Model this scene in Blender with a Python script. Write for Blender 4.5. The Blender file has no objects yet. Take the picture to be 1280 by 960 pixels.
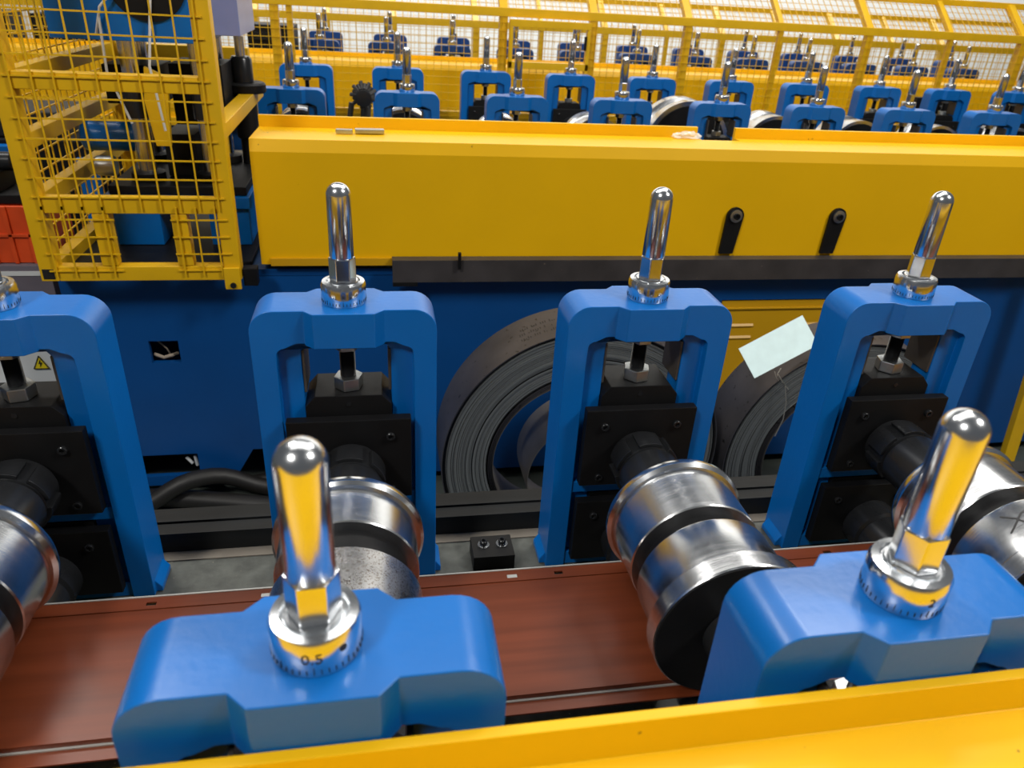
import bpy, bmesh, math, random
from mathutils import Vector, Matrix
random.seed(4)
SC = bpy.context.scene
COL = SC.collection

# ------------------------------------------------------------------ camera
F_PX, YAW, PITCH, ROLL = 934.6, -0.1944, 0.4920, 0.0607
cam_data = bpy.data.cameras.new('camera'); cam = bpy.data.objects.new('camera', cam_data); COL.objects.link(cam)
cam_data.sensor_width = 36.0; cam_data.lens = F_PX / 1280 * 36.0
cam_data.clip_start = 0.02; cam_data.clip_end = 100
sy, cy = math.sin(YAW), math.cos(YAW)
fwd = Vector((-sy * math.cos(PITCH), cy * math.cos(PITCH), -math.sin(PITCH)))
rt = Vector((cy, sy, 0)); upv = rt.cross(fwd)
c_, s_ = math.cos(ROLL), math.sin(ROLL)
r2 = c_ * rt + s_ * upv; u2 = -s_ * rt + c_ * upv
M = Matrix((r2, u2, -fwd)).transposed().to_4x4(); M.translation = Vector((0, 0, 1.75))
cam.matrix_world = M
cam_data.dof.use_dof = True; cam_data.dof.focus_distance = 1.35; cam_data.dof.aperture_fstop = 7.0
SC.camera = cam

# ------------------------------------------------------------------ world, lamps, exposure
w = bpy.data.worlds.new('hall_air'); SC.world = w; w.use_nodes = True
w.node_tree.nodes['Background'].inputs[0].default_value = (0.88, 0.93, 1.0, 1)
w.node_tree.nodes['Background'].inputs[1].default_value = 0.11
def area(x, y, z, sx, sy_, e, aim=None, color=(1, 0.97, 0.92)):
    d = bpy.data.lights.new('hall_or_fill_lamp', 'AREA'); d.shape = 'RECTANGLE'; d.size = sx; d.size_y = sy_; d.energy = e; d.color = color
    o = bpy.data.objects.new('hall_or_fill_lamp', d); COL.objects.link(o); o.location = (x, y, z)
    if aim is not None:
        o.rotation_euler = (Vector(aim) - o.location).to_track_quat('-Z', 'Y').to_euler()
    return o
area(-2.4, -1.6, 5.0, 0.8, 0.8, 150, (0.3, 1.3, 1.0))
area(3.6, -0.6, 5.0, 0.9, 0.9, 165, (0.8, 1.4, 1.0))
area(0.5, 3.0, 6.4, 6.5, 3.4, 205)  # broad added panel, sized to stand in for the bright ceiling
area(-2.5, 4.2, 6.0, 1.6, 0.6, 120)
area(3.5, 4.2, 6.0, 1.6, 0.6, 150)
area(0.5, 8.8, 6.0, 6.0, 0.8, 420, (0.5, 12.0, 2.2))  # unseen fill light, added to brighten the white back wall
area(7.5, 8.8, 6.0, 6.0, 0.8, 420, (8.0, 12.0, 2.2))  # second added fill for the wall, further right
vs = SC.view_settings
SC.display_settings.display_device = 'sRGB'
vs.view_transform = 'Standard'; vs.look = 'None'; vs.gamma = 1; vs.use_curve_mapping = False
vs.exposure = -0.12

# ------------------------------------------------------------------ materials
def mat(name, col, rough=0.5, metal=0.0, coat=0.0, var=0.0, scale=8.0, bump=0.0, bscale=60.0, stretch=None, rvar=0.0, spec=None, spots=None, aniso=None):
    m = bpy.data.materials.new(name); m.use_nodes = True
    nt = m.node_tree; b = nt.nodes['Principled BSDF']
    b.inputs['Base Color'].default_value = (*col, 1); b.inputs['Roughness'].default_value = rough
    b.inputs['Metallic'].default_value = metal; b.inputs['Coat Weight'].default_value = coat
    b.inputs['Coat Roughness'].default_value = 0.12
    if spec is not None: b.inputs['Specular IOR Level'].default_value = spec
    tc = nt.nodes.new('ShaderNodeTexCoord'); mp = nt.nodes.new('ShaderNodeMapping')
    nt.links.new(tc.outputs['Object'], mp.inputs['Vector'])
    if stretch: mp.inputs['Scale'].default_value = stretch
    last = None
    if var or rvar:
        n = nt.nodes.new('ShaderNodeTexNoise'); n.inputs['Scale'].default_value = scale; n.inputs['Detail'].default_value = 5
        nt.links.new(mp.outputs[0], n.inputs['Vector'])
        if var:
            cr = nt.nodes.new('ShaderNodeValToRGB'); nt.links.new(n.outputs['Fac'], cr.inputs[0])
            cr.color_ramp.elements[0].position = 0.3; cr.color_ramp.elements[1].position = 0.7
            cr.color_ramp.elements[0].color = (*[c * (1 - var) for c in col], 1)
            cr.color_ramp.elements[1].color = (*[min(1, c * (1 + var)) for c in col], 1)
            last = cr.outputs[0]
        if rvar:
            mr = nt.nodes.new('ShaderNodeMapRange'); nt.links.new(n.outputs['Fac'], mr.inputs[0])
            mr.inputs['To Min'].default_value = max(0, rough - rvar); mr.inputs['To Max'].default_value = rough + rvar
            nt.links.new(mr.outputs[0], b.inputs['Roughness'])
    if spots:
        # small worn or dirty flecks: (colour, noise scale, threshold)
        sc_, ss, th = spots
        n2 = nt.nodes.new('ShaderNodeTexNoise'); n2.inputs['Scale'].default_value = ss; n2.inputs['Detail'].default_value = 3
        nt.links.new(tc.outputs['Object'], n2.inputs['Vector'])
        st = nt.nodes.new('ShaderNodeMapRange'); nt.links.new(n2.outputs['Fac'], st.inputs[0])
        st.inputs['From Min'].default_value = th; st.inputs['From Max'].default_value = th + 0.04
        mx = nt.nodes.new('ShaderNodeMixRGB'); nt.links.new(st.outputs[0], mx.inputs[0])
        if last: nt.links.new(last, mx.inputs[1])
        else: mx.inputs[1].default_value = (*col, 1)
        mx.inputs[2].default_value = (*sc_, 1); last = mx.outputs[0]
    if last: nt.links.new(last, b.inputs['Base Color'])
    if bump:
        nb = nt.nodes.new('ShaderNodeTexNoise'); nb.inputs['Scale'].default_value = bscale; nb.inputs['Detail'].default_value = 3
        nt.links.new(mp.outputs[0], nb.inputs['Vector'])
        bp = nt.nodes.new('ShaderNodeBump'); bp.inputs['Strength'].default_value = bump; bp.inputs['Distance'].default_value = 0.002
        nt.links.new(nb.outputs['Fac'], bp.inputs['Height']); nt.links.new(bp.outputs[0], b.inputs['Normal'])
    return m
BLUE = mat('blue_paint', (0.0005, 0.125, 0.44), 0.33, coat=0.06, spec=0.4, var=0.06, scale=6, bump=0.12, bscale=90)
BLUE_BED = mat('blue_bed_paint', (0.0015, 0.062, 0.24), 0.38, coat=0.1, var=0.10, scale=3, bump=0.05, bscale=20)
LINER = mat('brownish_guide_steel', (0.085, 0.075, 0.068), 0.45, metal=0.3, var=0.15, scale=20)
SHAFT = mat('dark_shaft_steel', (0.13, 0.135, 0.14), 0.26, metal=0.85, var=0.1, scale=20)
BLUE_BACKLIT = mat('backlit_blue_paint', (0.003, 0.045, 0.19), 0.4)  # darker copy of the blue: backlighting of the last machine put into colour
YEL = mat('yellow_paint', (0.80, 0.445, 0.0015), 0.42, coat=0.0, spec=0.3, var=0.04, scale=3, bump=0.05, bscale=12, spots=((0.25, 0.13, 0.01), 45, 0.74))
YEL_FR = mat('yellow_frame_paint', (0.72, 0.42, 0.004), 0.38, coat=0.1, var=0.06, scale=10)
YEL_DK = mat('yellow_panel_paint', (0.58, 0.31, 0.004), 0.4, var=0.05, scale=4)
CHROME = mat('polished_steel', (0.74, 0.76, 0.78), 0.19, metal=1, var=0.04, scale=12, rvar=0.05)
CHROME_R = mat('turned_steel', (0.70, 0.71, 0.72), 0.22, metal=1, var=0.08, scale=14, rvar=0.07, bump=0.05, bscale=30, stretch=(1, 30, 1))
STEEL_W = mat('worn_steel', (0.62, 0.61, 0.60), 0.28, metal=1, rvar=0.1, scale=25, spots=((0.30, 0.25, 0.21), 420, 0.56))
ZINC = mat('zinc_steel', (0.50, 0.52, 0.52), 0.36, metal=1, var=0.12, scale=40)
BLACK = mat('black_oxide', (0.0065, 0.0065, 0.007), 0.5, spec=0.22, var=0.25, scale=14, bump=0.08, bscale=80)
BLACK_S = mat('black_oxide_satin', (0.022, 0.023, 0.025), 0.26, metal=0.35, var=0.2, scale=20)
DKGREY = mat('dark_bar_steel', (0.0085, 0.0095, 0.010), 0.55, spec=0.25, var=0.35, scale=9, bump=0.15, bscale=60, stretch=(0.4, 3, 3))
ANGLE = mat('mill_scale_steel', (0.045, 0.040, 0.040), 0.42, var=0.25, scale=10, spots=((0.14, 0.11, 0.09), 70, 0.70))
STRIP = mat('red_brown_coating', (0.125, 0.027, 0.009), 0.34, coat=0.0, spec=0.28, var=0.22, scale=5, stretch=(0.35, 9, 1), rvar=0.04)
EDGE = mat('raw_sheet_edge', (0.42, 0.42, 0.40), 0.45, metal=0.4)
BEDTOP = mat('dirty_machined_steel', (0.085, 0.09, 0.08), 0.5, metal=0.3, var=0.35, scale=30, bump=0.2, bscale=120, spots=((0.5, 0.42, 0.3), 160, 0.72))
LEDGE = mat('bare_ledge_steel', (0.24, 0.21, 0.17), 0.5, var=0.15, scale=15)
COILF = None
COILO = mat('coil_outer_steel', (0.085, 0.082, 0.090), 0.42, metal=0.6, var=0.25, scale=6, spots=((0.02, 0.02, 0.02), 50, 0.66))
GAP_SHADE = mat('dark_gap_shade', (0.012, 0.012, 0.013), 0.4, metal=0.2)
INNER = mat('coil_inner_steel', (0.24, 0.22, 0.20), 0.36, metal=0.7, var=0.2, scale=8)
PAPER = mat('pale_paper', (0.68, 0.86, 0.86), 0.6, var=0.05, scale=25)
WIRE = mat('galvanised_wire', (0.45, 0.43, 0.38), 0.4, metal=0.6)
RUBBER = mat('black_rubber', (0.012, 0.011, 0.010), 0.5)
INK = mat('black_ink', (0.01, 0.01, 0.012), 0.5)
FLOOR = mat('green_grey_floor_paint', (0.075, 0.088, 0.078), 0.45, var=0.25, scale=3, bump=0.1, bscale=30)
WALL = mat('white_wall_paint', (0.85, 0.86, 0.85), 0.7, var=0.02, scale=1)
ORANGE = mat('orange_plastic', (0.70, 0.075, 0.012), 0.4, var=0.1, scale=8)
CARTON = mat('mauve_grey_board', (0.16, 0.14, 0.17), 0.6, var=0.1, scale=8)
BEIGE = mat('beige_board', (0.36, 0.29, 0.22), 0.6, var=0.1, scale=8)
WHITE = mat('white_powder_coat', (0.70, 0.72, 0.72), 0.4)
LILAC = mat('pale_blue_paint', (0.20, 0.24, 0.48), 0.3, coat=0.2, var=0.1, scale=5)
SIGNY = mat('warning_yellow', (0.85, 0.66, 0.01), 0.5)
FILM = bpy.data.materials.new('clear_plastic_film'); FILM.use_nodes = True
b = FILM.node_tree.nodes['Principled BSDF']; b.inputs['Base Color'].default_value = (0.95, 0.92, 0.85, 1); b.inputs['Roughness'].default_value = 0.2
b.inputs['Alpha'].default_value = 0.45
def coil_face():
    m = bpy.data.materials.new('wound_strip_edges'); m.use_nodes = True; nt = m.node_tree; b = nt.nodes['Principled BSDF']
    tc = nt.nodes.new('ShaderNodeTexCoord'); sp = nt.nodes.new('ShaderNodeSeparateXYZ'); nt.links.new(tc.outputs['Object'], sp.inputs[0])
    cb = nt.nodes.new('ShaderNodeCombineXYZ'); nt.links.new(sp.outputs['X'], cb.inputs[0]); nt.links.new(sp.outputs['Z'], cb.inputs[2])
    ln = nt.nodes.new('ShaderNodeVectorMath'); ln.operation = 'LENGTH'; nt.links.new(cb.outputs[0], ln.inputs[0])
    ml = nt.nodes.new('ShaderNodeMath'); ml.operation = 'MULTIPLY'; ml.inputs[1].default_value = 260; nt.links.new(ln.outputs['Value'], ml.inputs[0])
    n = nt.nodes.new('ShaderNodeTexNoise'); n.noise_dimensions = '1D'; n.inputs['Scale'].default_value = 1.0; n.inputs['Detail'].default_value = 4
    nt.links.new(ml.outputs[0], n.inputs['W'])
    cr = nt.nodes.new('ShaderNodeValToRGB'); nt.links.new(n.outputs['Fac'], cr.inputs[0])
    e = cr.color_ramp.elements; e[0].position = 0.30; e[0].color = (0.010, 0.011, 0.011, 1); e[1].position = 0.42; e[1].color = (0.14, 0.15, 0.15, 1)
    x = e.new(0.75); x.color = (0.22, 0.235, 0.235, 1)
    nt.links.new(cr.outputs[0], b.inputs['Base Color']); b.inputs['Roughness'].default_value = 0.45; b.inputs['Metallic'].default_value = 0.3
    bp = nt.nodes.new('ShaderNodeBump'); bp.inputs['Strength'].default_value = 0.5; bp.inputs['Distance'].default_value = 0.003
    nt.links.new(n.outputs['Fac'], bp.inputs['Height']); nt.links.new(bp.outputs[0], b.inputs['Normal'])
    return m
COILF = coil_face()

# ------------------------------------------------------------------ mesh helpers
class MB:
    def __init__(s): s.v = []; s.f = []
    def add(s, vs, fs):
        o = len(s.v); s.v += [tuple(p) for p in vs]; s.f += [tuple(i + o for i in f) for f in fs]; return s
    def box(s, x0, x1, y0, y1, z0, z1):
        return s.add([(x0, y0, z0), (x1, y0, z0), (x1, y1, z0), (x0, y1, z0), (x0, y0, z1), (x1, y0, z1), (x1, y1, z1), (x0, y1, z1)],
                     [(0, 3, 2, 1), (4, 5, 6, 7), (0, 1, 5, 4), (1, 2, 6, 5), (2, 3, 7, 6), (3, 0, 4, 7)])
    def prism(s, pts, axis, a, b):
        # closed outline extruded along an axis; pts are the two other coordinates in order
        n = len(pts)
        def P(p, t):
            return {'x': (t, p[0], p[1]), 'y': (p[0], t, p[1]), 'z': (p[0], p[1], t)}[axis]
        vs = [P(p, a) for p in pts] + [P(p, b) for p in pts]
        fs = [tuple(range(n)), tuple(range(2 * n - 1, n - 1, -1))] + [(i, i + n, (i + 1) % n + n, (i + 1) % n) for i in range(n)]
        return s.add(vs, fs)
    def lathe(s, prof, axis='z', c=(0, 0, 0), seg=48, closed=False):
        # prof: list of (radius, height)
        vs = []; n = len(prof)
        for r, t in prof:
            for k in range(seg):
                a = 2 * math.pi * k / seg; p, q = r * math.cos(a), r * math.sin(a)
                P = {'z': (p, q, t), 'y': (p, t, q), 'x': (t, p, q)}[axis]
                vs.append((P[0] + c[0], P[1] + c[1], P[2] + c[2]))
        fs = []
        for i in range(n - 1 if not closed else n):
            j = (i + 1) % n
            for k in range(seg):
                fs.append((i * seg + k, i * seg + (k + 1) % seg, j * seg + (k + 1) % seg, j * seg + k))
        if not closed:
            fs.append(tuple(range(seg))); fs.append(tuple((n - 1) * seg + k for k in range(seg)))
        return s.add(vs, fs)
    def cyl(s, r, a, b, axis='z', c=(0, 0, 0), seg=32, ch=0.0):
        if ch: return s.lathe([(r - ch, a), (r, a + ch), (r, b - ch), (r - ch, b)], axis, c, seg)
        return s.lathe([(r, a), (r, b)], axis, c, seg)
    def tube(s, path, r, seg=10):
        path = [Vector(p) for p in path]; vs = []; fs = []; n = len(path)
        for i, p in enumerate(path):
            d = (path[min(i + 1, n - 1)] - path[max(i - 1, 0)]).normalized()
            h = Vector((0, 0, 1)) if abs(d.z) < 0.9 else Vector((0, 1, 0))
            u = d.cross(h).normalized(); v = d.cross(u)
            for k in range(seg):
                a = 2 * math.pi * k / seg; vs.append(p + r * (math.cos(a) * u + math.sin(a) * v))
        for i in range(n - 1):
            for k in range(seg):
                fs.append((i * seg + k, i * seg + (k + 1) % seg, (i + 1) * seg + (k + 1) % seg, (i + 1) * seg + k))
        fs.append(tuple(range(seg))); fs.append(tuple((n - 1) * seg + k for k in range(seg)))
        return s.add(vs, fs)
    def bar(s, p, q, w, h):
        # square-section bar from p to q
        p, q = Vector(p), Vector(q); d = (q - p).normalized()
        up = Vector((0, 0, 1)) if abs(d.z) < 0.9 else Vector((0, 1, 0))
        u = d.cross(up).normalized() * w / 2; v = u.cross(d).normalized() * h / 2
        vs = [p - u - v, p + u - v, p + u + v, p - u + v, q - u - v, q + u - v, q + u + v, q - u + v]
        return s.add(vs, [(0, 3, 2, 1), (4, 5, 6, 7), (0, 1, 5, 4), (1, 2, 6, 5), (2, 3, 7, 6), (3, 0, 4, 7)])
    def build(s, name, m, parent=None, bevel=0.0, bseg=2, smooth=True, ang=35):
        me = bpy.data.meshes.new(name); me.from_pydata(s.v, [], s.f)
        bm = bmesh.new(); bm.from_mesh(me); bmesh.ops.recalc_face_normals(bm, faces=bm.faces[:])
        if bevel:
            es = [e for e in bm.edges if len(e.link_faces) == 2 and e.calc_face_angle(0) > math.radians(25)]
            bmesh.ops.bevel(bm, geom=es, offset=bevel, segments=bseg, profile=0.5, affect='EDGES', clamp_overlap=True)
        bm.to_mesh(me); bm.free()
        if smooth:
            for p in me.polygons: p.use_smooth = True
            me.set_sharp_from_angle(angle=math.radians(ang))
            if bevel:
                # area-weighted corner normals keep the flat faces flat beside their rounded edges
                inc = [[] for _ in me.vertices]
                for p in me.polygons:
                    for vi in p.vertices: inc[vi].append(p.index)
                N = [p.normal.copy() for p in me.polygons]; A = [p.area for p in me.polygons]; out = []
                for p in me.polygons:
                    for vi in p.vertices:
                        acc = Vector((0, 0, 0))
                        for q in inc[vi]:
                            if N[q].dot(N[p.index]) > 0.80: acc += N[q] * A[q]
                        out.append(tuple(acc.normalized()) if acc.length > 1e-12 else tuple(N[p.index]))
                me.normals_split_custom_set(out)
        me.materials.append(m)
        o = bpy.data.objects.new(name, me); COL.objects.link(o)
        if parent: o.parent = parent
        return o
def tag(o, label=None, cat=None, group=None, kind=None):
    if label: o['label'] = label
    if cat: o['category'] = cat
    if group: o['group'] = group
    if kind: o['kind'] = kind
    return o
def empty(name, loc, label, cat, group=None, rz=0):
    o = bpy.data.objects.new(name, None); COL.objects.link(o); o.location = loc; o.rotation_euler = (0, 0, rz); o.empty_display_size = 0.05
    return tag(o, label, cat, group)
KIDS = {}
def kids(o): return [c for c in bpy.data.objects if c.parent == o]
def copy_tree(o, parent=None):
    c = o.copy(); COL.objects.link(c)
    if parent: c.parent = parent
    if o.name not in KIDS: KIDS[o.name] = kids(o)
    for ch in KIDS[o.name]: copy_tree(ch, c)
    return c

# ------------------------------------------------------------------ setting: floor, wall
tag(MB().box(-7, 14, -3, 12, -0.1, 0).build('floor', FLOOR, smooth=False), kind='structure')
tag(MB().box(-7, 16, 12, 12.2, 0, 7).build('wall_back', WALL, smooth=False), kind='structure')

# ------------------------------------------------------------------ roll stand (origin at the foot, z = 0.75 in the world)
def arc(cx, cz, r, a0, a1, n=7):
    return [(cx + r * math.cos(math.radians(a0 + (a1 - a0) * i / n)), cz + r * math.sin(math.radians(a0 + (a1 - a0) * i / n))) for i in range(n + 1)]
def frame_mesh():
    T, HW, IW = 0.545, 0.143, 0.070
    mb = MB()
    # thinner web that lines the opening
    outer = [(-HW + 0.01, 0.0)] + [(-HW + 0.01, T - 0.06)] + arc(-HW + 0.05, T - 0.05, 0.04, 180, 90) + arc(HW - 0.05, T - 0.05, 0.04, 90, 0) + [(HW - 0.01, 0)]
    inner = [(IW, 0.0), (IW, 0.475)] + arc(IW - 0.018, 0.475, 0.018, 0, 90, 4) + arc(-IW + 0.018, 0.475, 0.018, 90, 180, 4) + [(-IW, 0.0)]
    mb.prism(outer + inner, 'y', -0.024, 0.024)
    return mb
def frame_flange():
    T, HW, IW = 0.545, 0.143, 0.106
    outer = [(-HW, 0.0), (-HW, T - 0.036)] + arc(-HW + 0.036, T - 0.036, 0.036, 180, 90) + arc(HW - 0.036, T - 0.036, 0.036, 90, 0) + [(HW, 0)]
    inner = [(IW, 0.0), (IW, 0.455)] + arc(IW - 0.014, 0.468, 0.014, 0, 90, 4)[1:] + [(0.075, 0.490), (-0.075, 0.490)] + arc(-IW + 0.014, 0.468, 0.014, 90, 180, 4)[:-1] + [(-IW, 0.455), (-IW, 0.0)]
    return MB().prism(outer + inner, 'y', -0.040, 0.040)
def raw(mb):
    me = bpy.data.meshes.new('r'); me.from_pydata(mb.v, [], mb.f)
    bm = bmesh.new(); bm.from_mesh(me); bmesh.ops.recalc_face_normals(bm, faces=bm.faces[:]); bm.to_mesh(me); bm.free()
    o = bpy.data.objects.new('r', me); COL.objects.link(o); return o
def join_frame(parent):
    parts = [frame_flange()]
    parts.append(MB().prism([(-0.132, 0.0), (-0.132, 0.48), (-0.062, 0.494), (0.062, 0.494), (0.132, 0.48), (0.132, 0.0), (0.070, 0.0), (0.070, 0.470), (0.058, 0.486), (-0.058, 0.486), (-0.070, 0.470), (-0.070, 0.0)], 'y', -0.024, 0.024))
    parts.append(MB().prism([(-0.061, -0.03), (-0.061, -0.040), (-0.046, -0.055), (0.046, -0.055), (0.061, -0.040), (0.061, -0.03), (0.061, 0.040), (0.046, 0.055), (-0.046, 0.055), (-0.061, 0.040)], 'z', 0.487, 0.545))
    parts.append(MB().box(-0.112, 0.112, -0.036, 0.036, 0.172, 0.196))
    parts.append(MB().box(-0.112, 0.112, -0.036, 0.036, 0.0, 0.03))
    for sx in (-1, 1): parts.append(MB().prism([(sx * 0.120, 0), (sx * 0.154, 0), (sx * 0.154, 0.010), (sx * 0.143, 0.026), (sx * 0.120, 0.03)], 'y', -0.03, 0.03))
    obs = [raw(p) for p in parts]
    for o in obs[1:]:
        m = obs[0].modifiers.new('u', 'BOOLEAN'); m.operation = 'UNION'; m.solver = 'EXACT'; m.object = o
    dg = bpy.context.evaluated_depsgraph_get()
    me = bpy.data.meshes.new_from_object(obs[0].evaluated_get(dg))
    bm = bmesh.new(); bm.from_mesh(me)
    bmesh.ops.remove_doubles(bm, verts=bm.verts[:], dist=1e-5)
    bmesh.ops.dissolve_limit(bm, angle_limit=math.radians(1), verts=bm.verts[:], edges=bm.edges[:])
    mb = MB(); mb.v = [tuple(v.co) for v in bm.verts]; mb.f = [tuple(v.index for v in f.verts) for f in bm.faces]
    bm.free()
    for o in obs: bpy.data.objects.remove(o)
    return mb.build('frame', BLUE, parent, bevel=0.0028, bseg=3)
def hexprism(mb, r, a, b, c=(0, 0, 0), rot=0.0, ch=0.12):
    pts = [(c[0] + r * math.cos(math.radians(60 * k) + rot), c[1] + r * math.sin(math.radians(60 * k) + rot)) for k in range(6)]
    mb.prism(pts, 'z', a, b)
def socket_bolt(parent, x, y, z, axis, r=0.0075, h=0.004, m=None, d=-1):
    mb = MB()
    prof = [(r, 0), (r, d * h), (r * 0.86, d * (h + 0.001)), (r * 0.55, d * (h + 0.001)), (r * 0.5, d * h * 0.2)]
    mb.lathe(prof, axis, (x, y, z), 16)
    return mb.build('bolt', m or BLACK_S, parent)
def make_stand(name='roll_stand'):
    t = empty(name, (0, 0, 0.75), 'x', 'roll stand')
    join_frame(t)
    # upper bearing block
    MB().prism([(-0.0695, 0.205), (0.0695, 0.205), (0.0695, 0.374), (0.054, 0.392), (-0.054, 0.392), (-0.0695, 0.374)], 'y', -0.034, 0.05).build('bearing_block', BLACK, t, bevel=0.0015)
    p = MB().box(-0.100, 0.100, -0.060, -0.041, 0.203, 0.360).build('bearing_plate', BLACK, t, bevel=0.002)
    for sx in (-1, 1):
        for z in (0.328, 0.222): socket_bolt(p, sx * 0.066, -0.060, z, 'y')
    MB().cyl(0.0042, -0.0355, -0.033, 'y', (0, 0, 0.377), 14).build('grease_screw', BLACK_S, t)
    # lower bearing block and plate
    MB().box(-0.0695, 0.0695, -0.034, 0.05, 0.032, 0.168).build('bearing_block', BLACK, t, bevel=0.0015)
    p = MB().box(-0.100, 0.100, -0.060, -0.041, 0.03, 0.166).build('bearing_plate', BLACK, t, bevel=0.002)
    for sx in (-1, 1): socket_bolt(p, sx * 0.066, -0.060, 0.135, 'y')
    tag(MB().box(-0.085, 0.085, -0.045, -0.036, 0.192, 0.2025).build('spacer_strip', LEDGE, t, bevel=0.001), 'bare steel spacer strip')
    for sx in (-1, 1):
        MB().box(min(sx * 0.0655, sx * 0.0699), max(sx * 0.0655, sx * 0.0699), -0.022, 0.046, 0.395, 0.470).build('guide_liner', LINER, t, bevel=0.0008)['label'] = 'bare brownish steel guide liner'
    # screw with real thread turns
    prof = [(0.0095, 0.3925)]; z = 0.394
    while z < 0.492: prof += [(0.0110, z), (0.0128, z + 0.00125)]; z += 0.0025
    prof += [(0.0095, 0.495)]
    MB().lathe(prof, 'z', (0, 0, 0), 20).build('adjusting_screw', BLACK_S, t)
    mb = MB(); hexprism(mb, 0.0245, 0.3925, 0.414, rot=0.25); mb.build('hex_nut', ZINC, t, bevel=0.002)
    mb = MB(); mb.cyl(0.0235, 0.478, 0.4875, seg=32); hexprism(mb, 0.0215, 0.464, 0.4775, rot=0.1); mb.build('hex_nut', ZINC, t, bevel=0.001)
    # graduated collar, hexagon and round rod
    c = MB().lathe([(0.0335, 0.545), (0.0345, 0.5465), (0.0345, 0.574), (0.0325, 0.5785), (0.026, 0.5795), (0.0245, 0.577), (0.0235, 0.577), (0.0225, 0.5805), (0.0185, 0.5805)], 'z', (0, 0, 0), 64).build('graduated_collar', CHROME, t)
    mb = MB()
    for k in range(40):
        a = 2 * math.pi * k / 40; l = 0.007 if k % 5 == 0 else 0.0045; ca, sa = math.cos(a), math.sin(a)
        u = Vector((ca, sa, 0)); v = Vector((-sa, ca, 0)) * 0.0004
        p0 = u * 0.03440; p1 = u * 0.03475
        z0, z1 = Vector((0, 0, 0.5485)), Vector((0, 0, 0.5485 + l))
        mb.add([p0 - v + z0, p1 - v + z0, p1 + v + z0, p0 + v + z0, p0 - v + z1, p1 - v + z1, p1 + v + z1, p0 + v + z1], [(0, 3, 2, 1), (4, 5, 6, 7), (0, 1, 5, 4), (1, 2, 6, 5), (2, 3, 7, 6), (3, 0, 4, 7)])
    tag(mb.build('scale_ticks', INK, c, smooth=False), 'engraved scale ticks around the collar')
    mb = MB(); hexprism(mb, 0.0208, 0.5805, 0.617, rot=0.06); h = mb.build('hex_base', CHROME, t, bevel=0.0015)
    prof = [(0.0172, 0.617), (0.0183, 0.6185), (0.0183, 0.7125)] + [(0.0183 * math.cos(math.radians(a)), 0.7125 + 0.0175 * math.sin(math.radians(a))) for a in (10, 22, 35, 48, 60, 72, 82, 88)]
    MB().lathe(prof, 'z', (0, 0, 0), 48).build('adjusting_rod', CHROME, t, ang=50)
    return t
stand0 = make_stand()
def darken_backlit(s):
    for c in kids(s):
        if c.name.startswith('frame'): c.material_slots[0].link = 'OBJECT'; c.material_slots[0].material = BLUE_BACKLIT
ORD = ['first', 'second', 'third', 'fourth', 'fifth', 'sixth', 'seventh', 'eighth', 'ninth', 'tenth', 'eleventh', 'twelfth', 'thirteenth']
used = [False]
def place_stand(x, y, rz, label, group):
    s = stand0 if not used[0] else copy_tree(stand0)
    used[0] = True
    s.location = (x, y, 0.75); s.rotation_euler = (0, 0, rz); tag(s, label, 'roll stand', group); return s
X0 = -0.0556
far_labels = {-1: 'large blue roll stand cut off by the left edge of the photo, far row',
              0: 'blue roll stand in front of the plain blue wall, left of the large steel coil',
              1: 'blue roll stand standing in front of the left steel coil',
              2: 'blue roll stand in front of the coil with the paper tag',
              3: 'blue roll stand past the right edge of the photo, far row of the nearest machine'}
for k in (-1, 0, 1, 2):
    place_stand(X0 + 0.5 * k, 1.124, 0, far_labels[k], 'far roll stands of the nearest machine')
def dial_text(stand, txt, ang, z, size):
    # figures engraved on the collar, wrapped round it
    cu = bpy.data.curves.new('t', 'FONT'); cu.body = txt; cu.size = size; cu.align_x = 'CENTER'; cu.extrude = 0.0
    to = bpy.data.objects.new('t', cu); COL.objects.link(to)
    me = bpy.data.meshes.new_from_object(to.evaluated_get(bpy.context.evaluated_depsgraph_get()))
    bpy.data.objects.remove(to)
    bm = bmesh.new(); bm.from_mesh(me); bmesh.ops.subdivide_edges(bm, edges=[e for e in bm.edges if e.calc_length() > 0.002], cuts=2)
    for v in bm.verts:
        a = ang + v.co.x / 0.0348; zz = z + v.co.y
        v.co = Vector((0.0348 * math.cos(a), 0.0348 * math.sin(a), zz))
    bm.to_mesh(me); bm.free(); me.materials.append(INK)
    o = bpy.data.objects.new('dial_figure', me); COL.objects.link(o); o.parent = stand
    o['label'] = 'dark engraved figure on the collar'
    return o
n1 = place_stand(X0, 0.428, math.pi, 'large blue stand in the left foreground, its collar marked 0.5', 'near roll stands of the nearest machine')
n2 = place_stand(X0 + 0.5, 0.428, math.pi, 'large blue stand in the right foreground, in front of the roll marked X', 'near roll stands of the nearest machine')
dial_text(n1, '0.5', math.pi / 2 - 0.02, 0.560, 0.0135)
dial_text(n2, '2', math.pi / 2 + 0.0, 0.560, 0.0125)
for n, a in ((n1, math.pi / 2 + 0.66), (n2, math.pi / 2 + 2.0)):
    MB().cyl(0.0032, 0.0325, 0.0350, 'x', (0, 0, 0), 14).build('set_screw', INK, n)
    o = [c for c in kids(n) if c.name.startswith('set_screw')][0]; o.rotation_euler = (0, 0, a); o.location = (0, 0, 0.567)

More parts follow.
